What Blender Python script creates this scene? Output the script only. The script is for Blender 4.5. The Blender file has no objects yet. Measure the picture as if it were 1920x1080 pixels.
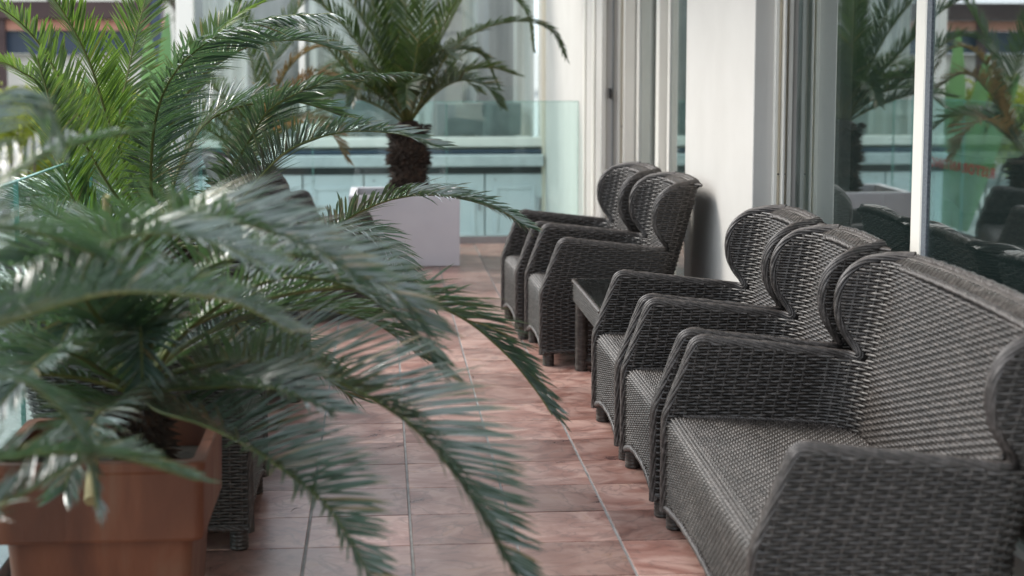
import bpy, math, random
import numpy as np
from math import radians, sin, cos, pi, asin, atan2, sqrt
from mathutils import Vector, Matrix
random.seed(11); rng = np.random.default_rng(5)
scene = bpy.context.scene
COL = scene.collection

# ------------------------------------------------------------------ camera
CH = 1.5                                   # eye height
F, CX, CY = 3100.0, 960.0, 450.0           # focal length and principal point in photograph pixels
yaw, pitch = radians(4.5808), radians(6.5328)
fw = Vector((sin(yaw)*cos(pitch), cos(yaw)*cos(pitch), -sin(pitch)))
rt = Vector((cos(yaw), -sin(yaw), 0)); upv = rt.cross(fw)
cam_d = bpy.data.cameras.new('camera'); cam = bpy.data.objects.new('camera', cam_d); COL.objects.link(cam)
cam.matrix_world = Matrix(((rt.x, upv.x, -fw.x, 0), (rt.y, upv.y, -fw.y, 0), (rt.z, upv.z, -fw.z, CH), (0, 0, 0, 1)))
cam_d.sensor_width = 36; cam_d.lens = F/1920*36
cam_d.shift_y = (CY-540)/1920
cam_d.clip_start = 0.05; cam_d.clip_end = 2000
cam_d.dof.use_dof = True; cam_d.dof.focus_distance = 6.2; cam_d.dof.aperture_fstop = 2.5; cam_d.dof.aperture_blades = 8
scene.camera = cam
# ------------------------------------------------------------------ sky and sun (bright overcast)
SUN_EL, SUN_AZ = radians(44), radians(302)     # azimuth clockwise from +Y : light comes from the street side and the far end
w = bpy.data.worlds.new('World'); scene.world = w; w.use_nodes = True
wn, wl = w.node_tree.nodes, w.node_tree.links
sky = wn.new('ShaderNodeTexSky'); sky.sky_type = 'NISHITA'; sky.sun_disc = False
sky.sun_elevation = SUN_EL; sky.sun_rotation = SUN_AZ; sky.dust_density = 4.0; sky.air_density = 1.2
hs = wn.new('ShaderNodeHueSaturation'); hs.inputs['Saturation'].default_value = 0.5
bg = wn['Background']; bg.inputs['Strength'].default_value = 0.15
wl.new(sky.outputs[0], hs.inputs['Color']); oc = wn.new('ShaderNodeMixRGB'); oc.inputs[0].default_value = 0.62; oc.inputs[2].default_value = (7.2, 7.9, 8.8, 1)   # even cloud cover over the clear-sky gradient
wl.new(hs.outputs[0], oc.inputs[1]); wl.new(oc.outputs[0], bg.inputs['Color'])
sl = bpy.data.lights.new('sun', 'SUN'); sl.energy = 1.25; sl.angle = radians(18); sl.color = (1.0, 0.96, 0.9)
so = bpy.data.objects.new('sun', sl); COL.objects.link(so)
sd = Vector((sin(SUN_AZ)*cos(SUN_EL), cos(SUN_AZ)*cos(SUN_EL), sin(SUN_EL)))
so.rotation_euler = sd.to_track_quat('Z', 'Y').to_euler(); so.location = (-8, 4, 8)
vs = scene.view_settings
vs.view_transform = 'Standard'; vs.look = 'None'; vs.gamma = 1.0; vs.use_curve_mapping = False
vs.exposure = 1.12
cy = scene.cycles
cy.use_denoising = True; cy.max_bounces = 8; cy.transparent_max_bounces = 24; cy.caustics_reflective = False; cy.caustics_refractive = False

def at(x, y, Y):
    """the point of the place at depth Y on the sight line of a photograph pixel"""
    d = rt*((x-CX)/F) + upv*((CY-y)/F) + fw
    return Vector((0, 0, CH)) + d*(Y/d.y)

# ------------------------------------------------------------------ materials
def new_mat(name):
    m = bpy.data.materials.new(name); m.use_nodes = True
    return m, m.node_tree.nodes, m.node_tree.links, m.node_tree.nodes['Principled BSDF']
def node(nt, t, **kw):
    n = nt.new(t)
    for k, v in kw.items(): setattr(n, k, v)
    return n
def ramp(nt, stops):
    r = nt.new('ShaderNodeValToRGB'); e = r.color_ramp.elements
    e[0].position, e[0].color = stops[0][0], (*stops[0][1], 1)
    e[1].position, e[1].color = stops[-1][0], (*stops[-1][1], 1)
    for p, c in stops[1:-1]:
        x = e.new(p); x.color = (*c, 1)
    return r
def noisy(name, stops, scale=8, rough=0.6, bump=0.0, bscale=60, detail=6, coord='Object', spec=0.5, stretch=None, rr=None, distort=0.0):
    m, n, l, b = new_mat(name)
    tc = n.new('ShaderNodeTexCoord'); src = tc.outputs[coord]
    if stretch:
        mp = n.new('ShaderNodeMapping'); mp.inputs['Scale'].default_value = stretch; l.new(src, mp.inputs[0]); src = mp.outputs[0]
    t = n.new('ShaderNodeTexNoise'); t.inputs['Scale'].default_value = scale; t.inputs['Detail'].default_value = detail; t.inputs['Distortion'].default_value = distort
    l.new(src, t.inputs['Vector'])
    r = ramp(n, stops); l.new(t.outputs[0], r.inputs[0]); l.new(r.outputs[0], b.inputs['Base Color'])
    b.inputs['Roughness'].default_value = rough; b.inputs['Specular IOR Level'].default_value = spec
    if rr:
        mr = n.new('ShaderNodeMapRange'); mr.inputs[3].default_value, mr.inputs[4].default_value = rr
        l.new(t.outputs[0], mr.inputs[0]); l.new(mr.outputs[0], b.inputs['Roughness'])
    if bump:
        t2 = n.new('ShaderNodeTexNoise'); t2.inputs['Scale'].default_value = bscale; t2.inputs['Detail'].default_value = 4; l.new(src, t2.inputs['Vector'])
        bp = n.new('ShaderNodeBump'); bp.inputs['Strength'].default_value = bump; bp.inputs['Distance'].default_value = 0.01
        l.new(t2.outputs[0], bp.inputs['Height']); l.new(bp.outputs[0], b.inputs['Normal'])
    return m
M = {}
M['wicker'] = noisy('wicker', [(0.25, (0.018, 0.0145, 0.012)), (0.5, (0.044, 0.0365, 0.0315)), (0.75, (0.105, 0.089, 0.079))], scale=1.0, rough=0.4, stretch=(50, 14, 104), detail=2)
M['braid'] = noisy('braid', [(0.25, (0.03, 0.025, 0.022)), (0.55, (0.075, 0.064, 0.058)), (0.8, (0.15, 0.132, 0.122))], scale=60, rough=0.45, detail=3)
M['weave_gap_shade'] = noisy('weave_gap_shade', [(0.3, (0.004, 0.0035, 0.003)), (0.7, (0.010, 0.009, 0.008))], scale=40, rough=0.8)  # near-black sheet behind the strands, shade of the weave gaps put into colour
M['white_wall'] = noisy('white_wall', [(0.2, (0.54, 0.515, 0.475)), (0.8, (0.6, 0.575, 0.535))], scale=3, rough=0.62, bump=0.08, bscale=120)
M['ivory_paint'] = noisy('ivory_paint', [(0.2, (0.72, 0.64, 0.5)), (0.8, (0.78, 0.7, 0.56))], scale=2, rough=0.38)
M['white_paint'] = noisy('white_paint', [(0.2, (0.77, 0.735, 0.66)), (0.8, (0.82, 0.785, 0.71))], scale=4, rough=0.35)
M['cupboard'] = noisy('cupboard', [(0.2, (0.6, 0.65, 0.66)), (0.8, (0.68, 0.72, 0.73))], scale=4, rough=0.45)
M['planter_white'] = noisy('planter_white', [(0.2, (0.6, 0.57, 0.6)), (0.8, (0.68, 0.65, 0.67))], scale=5, rough=0.5, bump=0.05)
M['ledge'] = noisy('ledge', [(0.2, (0.4, 0.43, 0.43)), (0.8, (0.6, 0.63, 0.62))], scale=7, rough=0.6)
M['black'] = noisy('black', [(0.2, (0.012, 0.011, 0.012)), (0.8, (0.03, 0.027, 0.028))], scale=6, rough=0.45)
M['navy'] = noisy('navy', [(0.2, (0.02, 0.035, 0.06)), (0.8, (0.04, 0.06, 0.09))], scale=5, rough=0.4)
M['curtain'] = noisy('curtain', [(0.3, (0.35, 0.36, 0.35)), (0.5, (0.6, 0.6, 0.57)), (0.7, (0.78, 0.77, 0.73))], scale=6, rough=0.9, stretch=(1, 1, 0.05))
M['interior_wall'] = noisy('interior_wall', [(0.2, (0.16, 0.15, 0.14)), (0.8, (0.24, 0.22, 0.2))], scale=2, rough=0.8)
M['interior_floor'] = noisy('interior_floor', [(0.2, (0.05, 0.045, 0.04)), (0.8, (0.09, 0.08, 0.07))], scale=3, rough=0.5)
M['terracotta'] = noisy('terracotta', [(0.2, (0.055, 0.018, 0.010)), (0.4, (0.12, 0.037, 0.018)), (0.58, (0.185, 0.06, 0.028)), (0.7, (0.2, 0.085, 0.048)), (0.82, (0.26, 0.2, 0.16))], scale=4, rough=0.55, bump=0.2, bscale=40, stretch=(1.6, 1.6, 0.45), distort=0.8, detail=9)
M['soil'] = noisy('soil', [(0.2, (0.012, 0.009, 0.007)), (0.8, (0.045, 0.032, 0.022))], scale=30, rough=0.95, bump=0.8, bscale=60)
M['asphalt'] = noisy('asphalt', [(0.2, (0.1, 0.1, 0.1)), (0.8, (0.17, 0.17, 0.165))], scale=3, rough=0.85, bump=0.3, bscale=300)
M['pavement'] = noisy('pavement', [(0.2, (0.34, 0.33, 0.31)), (0.8, (0.45, 0.44, 0.42))], scale=2, rough=0.85, bump=0.2, bscale=120)
M['kerb'] = noisy('kerb', [(0.2, (0.35, 0.34, 0.33)), (0.8, (0.48, 0.47, 0.45))], scale=6, rough=0.8)
M['grout'] = noisy('grout', [(0.2, (0.14, 0.135, 0.13)), (0.8, (0.34, 0.33, 0.32))], scale=12, rough=0.85)
M['bark'] = noisy('bark', [(0.2, (0.05, 0.037, 0.028)), (0.8, (0.16, 0.125, 0.1))], scale=9, rough=0.95, bump=0.7, bscale=25, stretch=(1, 1, 0.3))
M['cycad_trunk'] = noisy('cycad_trunk', [(0.25, (0.012, 0.008, 0.006)), (0.55, (0.045, 0.027, 0.018)), (0.8, (0.12, 0.065, 0.04))], scale=24, rough=0.9)
M['grass'] = noisy('grass', [(0.2, (0.05, 0.1, 0.02)), (0.8, (0.11, 0.18, 0.04))], scale=5, rough=0.9, bump=0.5, bscale=90)
M['dark_timber'] = noisy('dark_timber', [(0.2, (0.035, 0.017, 0.016)), (0.8, (0.075, 0.04, 0.036))], scale=5, rough=0.6, stretch=(0.3, 1, 1))
M['brick_paint'] = noisy('brick_paint', [(0.2, (0.42, 0.18, 0.12)), (0.8, (0.55, 0.28, 0.2))], scale=4, rough=0.8)
M['pale_render'] = noisy('pale_render', [(0.2, (0.62, 0.58, 0.5)), (0.8, (0.78, 0.75, 0.68))], scale=1.2, rough=0.85)
M['room_grey'] = noisy('room_grey', [(0.3, (0.12, 0.125, 0.125)), (0.7, (0.36, 0.36, 0.35))], scale=2.2, rough=0.8, stretch=(1.5, 1, .25))
M['steel'] = noisy('steel', [(0.2, (0.3, 0.3, 0.31)), (0.8, (0.42, 0.42, 0.43))], scale=8, rough=0.35)
M['steel'].node_tree.nodes['Principled BSDF'].inputs['Metallic'].default_value = 0.8
M['grey_metal'] = noisy('grey_metal', [(0.2, (0.16, 0.17, 0.17)), (0.8, (0.25, 0.26, 0.26))], scale=8, rough=0.5)
M['brush_strip'] = noisy('brush_strip', [(0.3, (0.05, 0.06, 0.07)), (0.7, (0.16, 0.18, 0.2))], scale=160, rough=0.8)
M['sign_blue'] = noisy('sign_blue', [(0.2, (0.01, 0.09, 0.4)), (0.8, (0.015, 0.12, 0.48))], scale=3, rough=0.4)
M['letter_red'] = noisy('letter_red', [(0.2, (0.42, 0.012, 0.012)), (0.8, (0.5, 0.02, 0.02))], scale=3, rough=0.6)
M['black_leather'] = noisy('black_leather', [(0.2, (0.008, 0.008, 0.009)), (0.8, (0.02, 0.02, 0.02))], scale=20, rough=0.45, bump=0.1)
M['stub'] = noisy('stub', [(0.2, (0.18, 0.13, 0.06)), (0.8, (0.4, 0.32, 0.16))], scale=18, rough=0.8)

def leaf_mat(name, lo, mid, hi, trans, tf=0.3, rough=0.33, scale=3.0):
    m, n, l, b = new_mat(name)
    tc = n.new('ShaderNodeTexCoord'); t = n.new('ShaderNodeTexNoise'); t.inputs['Scale'].default_value = scale; t.inputs['Detail'].default_value = 5
    l.new(tc.outputs['Object'], t.inputs['Vector'])
    oi = n.new('ShaderNodeObjectInfo'); ad = n.new('ShaderNodeMath'); ad.operation = 'MULTIPLY_ADD'; ad.inputs[1].default_value = 0.3; ad.inputs[2].default_value = -0.15
    l.new(oi.outputs['Random'], ad.inputs[0]); a2 = n.new('ShaderNodeMath'); l.new(t.outputs[0], a2.inputs[0]); l.new(ad.outputs[0], a2.inputs[1])
    r = ramp(n, [(0.3, lo), (0.5, mid), (0.72, hi)]); l.new(a2.outputs[0], r.inputs[0])
    at_ = n.new('ShaderNodeAttribute'); at_.attribute_name = 'age'
    am = n.new('ShaderNodeMixRGB'); am.inputs[2].default_value = (0.26, 0.17, 0.075, 1); l.new(at_.outputs['Fac'], am.inputs[0]); l.new(r.outputs[0], am.inputs[1])
    l.new(am.outputs[0], b.inputs['Base Color']); b.inputs['Roughness'].default_value = rough
    tr = n.new('ShaderNodeBsdfTranslucent'); tr.inputs[0].default_value = (*trans, 1)
    mx = n.new('ShaderNodeMixShader'); mx.inputs[0].default_value = tf
    l.new(b.outputs[0], mx.inputs[1]); l.new(tr.outputs[0], mx.inputs[2]); l.new(mx.outputs[0], n['Material Output'].inputs[0])
    return m
M['frond'] = leaf_mat('frond', (0.018, 0.04, 0.031), (0.033, 0.066, 0.048), (0.058, 0.1, 0.068), (0.12, 0.25, 0.07), 0.2, 0.32)
M['frond_olive'] = leaf_mat('frond_olive', (0.012, 0.026, 0.01), (0.022, 0.045, 0.016), (0.045, 0.075, 0.026), (0.12, 0.2, 0.04), 0.22, 0.36)
M['frond_backlit'] = leaf_mat('frond_backlit', (0.02, 0.045, 0.014), (0.036, 0.075, 0.02), (0.075, 0.12, 0.03), (0.21, 0.36, 0.05), 0.32, 0.32)  # backlight put into the colour: yellower, more translucent copy of the frond material
b_ = M['frond'].node_tree.nodes['Principled BSDF']; b_.inputs['Specular IOR Level'].default_value = 1.0; b_.inputs['Coat Weight'].default_value = 1.0; b_.inputs['Coat Roughness'].default_value = .16
M['frond_dry'] = leaf_mat('frond_dry', (0.045, 0.075, 0.02), (0.07, 0.085, 0.035), (0.24, 0.16, 0.085), (0.35, 0.2, 0.06), 0.25, 0.6, 6.0)
M['rachis'] = noisy('rachis', [(0.25, (0.06, 0.085, 0.02)), (0.6, (0.13, 0.14, 0.04)), (0.8, (0.2, 0.15, 0.06))], scale=8, rough=0.5)
M['tree_leaf'] = leaf_mat('tree_leaf', (0.03, 0.05, 0.015), (0.055, 0.085, 0.022), (0.1, 0.13, 0.035), (0.14, 0.22, 0.04), 0.3, 0.55, 1.5)
M['broad_leaf'] = leaf_mat('broad_leaf', (0.04, 0.1, 0.05), (0.07, 0.16, 0.08), (0.13, 0.24, 0.1), (0.2, 0.4, 0.1), 0.35, 0.35, 2.0)
M['shrub_leaf'] = leaf_mat('shrub_leaf', (0.09, 0.13, 0.015), (0.2, 0.24, 0.02), (0.3, 0.33, 0.03), (0.4, 0.45, 0.04), 0.35, 0.5, 3.0)

def glass_mat(name, tint, r0, rough=0.0, haze=0.0):
    m, n, l, b = new_mat(name)
    n.remove(b)
    tr = n.new('ShaderNodeBsdfTransparent'); tr.inputs[0].default_value = (*tint, 1)
    gl = n.new('ShaderNodeBsdfGlossy'); gl.inputs['Roughness'].default_value = rough; gl.inputs[0].default_value = (0.96, 1, 0.99, 1)
    lw = n.new('ShaderNodeLayerWeight'); lw.inputs[0].default_value = 0.5
    pw = n.new('ShaderNodeMath'); pw.operation = 'POWER'; pw.inputs[1].default_value = 5; l.new(lw.outputs['Facing'], pw.inputs[0])
    fr = n.new('ShaderNodeMapRange'); fr.inputs[3].default_value = r0; l.new(pw.outputs[0], fr.inputs[0])
    mx = n.new('ShaderNodeMixShader'); l.new(fr.outputs[0], mx.inputs[0]); l.new(tr.outputs[0], mx.inputs[1]); l.new(gl.outputs[0], mx.inputs[2])
    out = mx
    if haze:
        df = n.new('ShaderNodeBsdfDiffuse'); df.inputs[0].default_value = (0.35, 0.62, 0.58, 1)
        m2 = n.new('ShaderNodeMixShader'); m2.inputs[0].default_value = haze
        l.new(mx.outputs[0], m2.inputs[1]); l.new(df.outputs[0], m2.inputs[2]); out = m2
    l.new(out.outputs[0], n['Material Output'].inputs[0])
    return m
M['teal_glass'] = glass_mat('teal_glass', (0.885, 0.975, 0.962), .035, haze=0.012)
M['annex_glass'] = glass_mat('annex_glass', (0.9, 0.93, 0.92), .04)
M['glass_edge'] = noisy('glass_edge', [(0.2, (0.1, 0.32, 0.27)), (0.8, (0.2, 0.45, 0.38))], scale=4, rough=0.2)
M['window_glass'] = glass_mat('window_glass', (0.66, 0.7, 0.69), .32, haze=.012)
M['table_glass'] = glass_mat('table_glass', (0.7, 0.72, 0.72), .22, rough=.08)

def tile_material():
    m, n, l, b = new_mat('slate_tile')
    tc = n.new('ShaderNodeTexCoord'); oi = n.new('ShaderNodeObjectInfo')
    mul = n.new('ShaderNodeVectorMath'); mul.operation = 'MULTIPLY_ADD'; mul.inputs[1].default_value = (37, 91, 53)
    cmb = n.new('ShaderNodeCombineXYZ')
    for i in range(3): l.new(oi.outputs['Random'], cmb.inputs[i])
    l.new(cmb.outputs[0], mul.inputs[0]); l.new(tc.outputs['Object'], mul.inputs[2])
    st = n.new('ShaderNodeMapping'); st.inputs['Scale'].default_value = (1.0, 1.35, 1); l.new(mul.outputs[0], st.inputs[0])
    t1 = n.new('ShaderNodeTexNoise'); t1.inputs['Scale'].default_value = 5.5; t1.inputs['Detail'].default_value = 8; t1.inputs['Distortion'].default_value = 0.9; t1.inputs['Roughness'].default_value = 0.6
    l.new(st.outputs[0], t1.inputs['Vector'])
    r = ramp(n, [(0.26, (0.12, 0.06, 0.052)), (0.4, (0.27, 0.125, 0.095)), (0.5, (0.33, 0.18, 0.145)), (0.6, (0.42, 0.26, 0.215)), (0.74, (0.36, 0.19, 0.12))])
    l.new(t1.outputs[0], r.inputs[0])
    t2 = n.new('ShaderNodeTexNoise'); t2.inputs['Scale'].default_value = 3.0; t2.inputs['Detail'].default_value = 5; t2.inputs['Distortion'].default_value = 2.5
    l.new(mul.outputs[0], t2.inputs['Vector'])
    r2 = ramp(n, [(0.47, (0, 0, 0)), (0.5, (1, 1, 1)), (0.535, (0, 0, 0))]); l.new(t2.outputs[0], r2.inputs[0])
    vm = n.new('ShaderNodeMath'); vm.operation = 'MULTIPLY'; vm.inputs[1].default_value = 0.45; l.new(r2.outputs[0], vm.inputs[0])
    mx = n.new('ShaderNodeMixRGB'); mx.inputs[2].default_value = (0.085, 0.048, 0.045, 1); l.new(vm.outputs[0], mx.inputs[0]); l.new(r.outputs[0], mx.inputs[1])
    hv = n.new('ShaderNodeHueSaturation'); l.new(mx.outputs[0], hv.inputs['Color'])
    mr = n.new('ShaderNodeMapRange'); mr.inputs[3].default_value, mr.inputs[4].default_value = 0.64, 1.14; l.new(oi.outputs['Random'], mr.inputs[0]); l.new(mr.outputs[0], hv.inputs['Value'])
    hv.inputs['Saturation'].default_value = 0.95
    l.new(hv.outputs[0], b.inputs['Base Color'])
    mr2 = n.new('ShaderNodeMapRange'); mr2.inputs[3].default_value, mr2.inputs[4].default_value = 0.2, 0.44; l.new(t1.outputs[0], mr2.inputs[0]); l.new(mr2.outputs[0], b.inputs['Roughness'])
    bp = n.new('ShaderNodeBump'); bp.inputs['Strength'].default_value = 0.22; bp.inputs['Distance'].default_value = 0.004
    l.new(t1.outputs[0], bp.inputs['Height']); l.new(bp.outputs[0], b.inputs['Normal'])
    return m
M['tile'] = tile_material()

# ------------------------------------------------------------------ mesh helpers
class MB:
    """collects numpy vertex blocks and faces; build() links them as one mesh object"""
    def __init__(s): s.v = []; s.f3 = []; s.f4 = []; s.n = 0; s.m4 = []; s.m3 = []
    def add(s, v, quads=None, tris=None, mi=0):
        v = np.asarray(v, dtype=np.float64).reshape(-1, 3)
        if quads is not None and len(quads):
            q = np.asarray(quads, dtype=np.int64).reshape(-1, 4)+s.n; s.f4.append(q); s.m4.append(np.full(len(q), mi))
        if tris is not None and len(tris):
            t = np.asarray(tris, dtype=np.int64).reshape(-1, 3)+s.n; s.f3.append(t); s.m3.append(np.full(len(t), mi))
        s.v.append(v); s.n += len(v); return s
    def grid(s, G, mi=0, wrap=False):
        """G: (a, b, 3) array of points, quads between neighbours"""
        a, b = G.shape[:2]; i = np.arange(a*b).reshape(a, b)
        if wrap: i = np.concatenate([i, i[:, :1]], 1)
        q = np.stack([i[:-1, :-1], i[:-1, 1:], i[1:, 1:], i[1:, :-1]], -1).reshape(-1, 4)
        return s.add(G.reshape(-1, 3), q, mi=mi)
    def box(s, x0, x1, y0, y1, z0, z1, mi=0, bev=0.0):
        if bev <= 0:
            v = [(x, y, z) for z in (z0, z1) for y in (y0, y1) for x in (x0, x1)]
            return s.add(v, [(0, 2, 3, 1), (4, 5, 7, 6), (0, 1, 5, 4), (2, 6, 7, 3), (0, 4, 6, 2), (1, 3, 7, 5)], mi=mi)
        b = bev; V = []; idx = {}
        for sx in (0, 1):
            for sy in (0, 1):
                for sz in (0, 1):
                    c = ((x0, x1)[sx], (y0, y1)[sy], (z0, z1)[sz]); d = (1-2*sx, 1-2*sy, 1-2*sz)
                    for ax in range(3):
                        p = [c[k]+(0 if k == ax else d[k]*b) for k in range(3)]
                        idx[(sx, sy, sz, ax)] = len(V); V.append(p)
        Q = []; T = []
        for ax in range(3):
            o = [k for k in range(3) if k != ax]
            for sgn in (0, 1):
                r = []
                for a_, b_ in ((0, 0), (1, 0), (1, 1), (0, 1)):
                    k = [0, 0, 0]; k[ax] = sgn; k[o[0]] = a_; k[o[1]] = b_; r.append(idx[(*k, ax)])
                flip = (sgn == 1) != (ax == 1)
                Q.append(r if flip else r[::-1])
        for ax in range(3):                      # edge strips along axis ax
            o = [k for k in range(3) if k != ax]
            for a_ in (0, 1):
                for b_ in (0, 1):
                    k0 = [0, 0, 0]; k1 = [0, 0, 0]; k1[ax] = 1
                    for k in (k0, k1): k[o[0]] = a_; k[o[1]] = b_
                    Q.append([idx[(*k0, o[0])], idx[(*k1, o[0])], idx[(*k1, o[1])], idx[(*k0, o[1])]])
        for sx in (0, 1):
            for sy in (0, 1):
                for sz in (0, 1): T.append([idx[(sx, sy, sz, ax)] for ax in range(3)])
        return s.add(V, Q, T, mi)
    def lathe(s, prof, seg=20, c=(0, 0), mi=0, cap=True):
        p = np.array(prof); a = np.linspace(0, 2*pi, seg, endpoint=False)
        G = np.stack([c[0]+p[:, :1]*np.cos(a), c[1]+p[:, :1]*np.sin(a), np.repeat(p[:, 1:2], seg, 1)], -1)
        s.grid(G, mi, wrap=True)
        return s
    def tube(s, pts, rad, seg=6, mi=0):
        pts = np.asarray(pts, float); n = len(pts); rad = np.broadcast_to(np.asarray(rad, float), (n,))
        T = np.gradient(pts, axis=0); T /= np.linalg.norm(T, axis=1, keepdims=True)+1e-12
        U, S = frames(T)
        a = np.linspace(0, 2*pi, seg, endpoint=False)
        G = pts[:, None]+rad[:, None, None]*(np.cos(a)[None, :, None]*S[:, None]+np.sin(a)[None, :, None]*U[:, None])
        s.grid(G, mi, wrap=True)
        for e in (0, n-1):
            s.add(np.concatenate([G[e], pts[e:e+1]]), tris=[(k, (k+1) % seg, seg) for k in range(seg)], mi=mi)
        return s
    def build(s, name, mats, parent=None, smooth=False, origin=None):
        me = bpy.data.meshes.new(name)
        v = np.concatenate(s.v) if s.v else np.zeros((0, 3))
        if origin is not None: v = v-np.asarray(origin)
        f4 = np.concatenate(s.f4) if s.f4 else np.zeros((0, 4), int); f3 = np.concatenate(s.f3) if s.f3 else np.zeros((0, 3), int)
        me.vertices.add(len(v)); me.vertices.foreach_set('co', v.astype(np.float32).ravel())
        nl = f4.size+f3.size; me.loops.add(nl); me.loops.foreach_set('vertex_index', np.concatenate([f4.ravel(), f3.ravel()]).astype(np.int32))
        st = np.concatenate([np.arange(len(f4))*4, len(f4)*4+np.arange(len(f3))*3]).astype(np.int32)
        me.polygons.add(len(st)); me.polygons.foreach_set('loop_start', st)
        mi = np.concatenate((s.m4 or [np.zeros(0)])+(s.m3 or [np.zeros(0)])).astype(np.int32)
        if not isinstance(mats, (list, tuple)): mats = [mats]
        for m in mats: me.materials.append(M[m] if isinstance(m, str) else m)
        me.polygons.foreach_set('material_index', mi)
        me.polygons.foreach_set('use_smooth', np.full(len(st), bool(smooth)))
        me.update(calc_edges=True); me.validate()
        o = bpy.data.objects.new(name, me); COL.objects.link(o)
        if origin is not None and parent is None: o.location = origin
        if parent is not None: o.parent = parent
        return o
def frames(T):
    """parallel-transported frame along unit tangents"""
    n = len(T); U = np.zeros_like(T)
    ref = np.array([0, 0, 1.0]) if abs(T[0][2]) < 0.9 else np.array([1.0, 0, 0])
    u = ref-T[0]*(ref@T[0]); u /= np.linalg.norm(u); U[0] = u
    for i in range(1, n):
        u = u-T[i]*(u@T[i]); u /= np.linalg.norm(u)+1e-12; U[i] = u
    return U, np.cross(T, U)
def resample(pts, step=None, n=None):
    pts = np.asarray(pts, float); d = np.r_[0, np.cumsum(np.linalg.norm(np.diff(pts, axis=0), axis=1))]
    n = n or max(2, int(d[-1]/step)+1); t = np.linspace(0, d[-1], n)
    return np.stack([np.interp(t, d, pts[:, k]) for k in range(3)], 1)
def catmull(P, m=12):
    P = np.asarray(P, float); P = np.vstack([2*P[0]-P[1], P, 2*P[-1]-P[-2]]); out = []
    t = np.linspace(0, 1, m, endpoint=False)[:, None]
    for i in range(1, len(P)-2):
        a, b, c, d = P[i-1:i+3]
        out.append(0.5*((2*b)+(-a+c)*t+(2*a-5*b+4*c-d)*t**2+(-a+3*b-3*c+d)*t**3))
    out.append(P[-2:-1]); return np.vstack(out)
def tag(o, label=None, cat=None, group=None, kind=None):
    if label: o['label'] = label
    if cat: o['category'] = cat
    if group: o['group'] = group
    if kind: o['kind'] = kind
    return o
def thing(name, label, cat, loc=(0, 0, 0), rz=0.0, group=None):
    o = bpy.data.objects.new(name, None); COL.objects.link(o); o.location = loc; o.rotation_euler = (0, 0, rz); o.empty_display_size = 0.1
    return tag(o, label, cat, group)
def copy_tree(o, parent=None):
    c = o.copy(); COL.objects.link(c)
    if parent is not None: c.parent = parent
    for ch in [k for k in o.children]: copy_tree(ch, c)
    return c
def boxpart(name, mat, parent, dims, bev=0.0):
    return MB().box(*dims, bev=bev).build(name, mat, parent)

# ------------------------------------------------------------------ wicker furniture
def sst(a, b, x): t = np.clip((np.asarray(x, float)-a)/(b-a), 0, 1); return t*t*(3-2*t)
WZ = np.array([.541, .546, .557, .575, .592, .612, .64, .68, .72, .76, .80, .83, .85, .862])
WX = np.array([.596, .603, .608, .601, .589, .574, .557, .544, .540, .546, .566, .597, .635, .685])
def xw(z): return np.interp(z, WZ, WX)                       # front edge of the wing, an S curve
ARM0, ARM1 = (.085, .600), (.600, .541)                      # top of the arm, front and back
def xf(z): return np.interp(z, [0, .35, .39, .565, .588, .600], [0, 0, .012, .078, .09, .112])
def xa(z): return ARM0[0]+(ARM0[1]-z)/(ARM0[1]-ARM1[1])*(ARM1[0]-ARM0[0])
def xr_out(z): return .62+.27*np.clip(np.asarray(z, float)-.33, 0, 1)
def xr_in(z): return xr_out(z)-.045-.038*np.clip((np.asarray(z, float)-.36)/.5, 0, 1)
CREST = .014
class Shell:
    """U-shaped wall in plan: half width w, corner radius r, rear position xr(z)"""
    def __init__(s, w, r, xr, sgn): s.w, s.r, s.xr, s.sgn = w, r, xr, sgn; s.L1 = w-r; s.L2 = r*pi/2
    def S(s, x, z):
        xr = float(s.xr(z)); d = xr-s.r-x
        if d >= 0: return s.L1+s.L2+d
        return s.L1+s.r*math.acos(min(1, max(0, (x-xr+s.r)/s.r)))
    def ev(s, a, z):
        a = np.asarray(a, float); sg = np.sign(a)+(a == 0); A = np.abs(a); xr = s.xr(z)
        th = np.clip((A-s.L1)/s.r, 0, pi/2); ex = np.maximum(A-s.L1-s.L2, 0)
        x = xr-s.r+s.r*np.cos(th)-ex; y = sg*np.where(A < s.L1, A, s.L1+s.r*np.sin(th))
        P = np.stack([x, y, np.full_like(x, z) if np.ndim(z) == 0 else z], -1)
        N = np.stack([np.cos(th), sg*np.sin(th), np.zeros_like(x)], -1)*s.sgn
        return P, N
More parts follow.
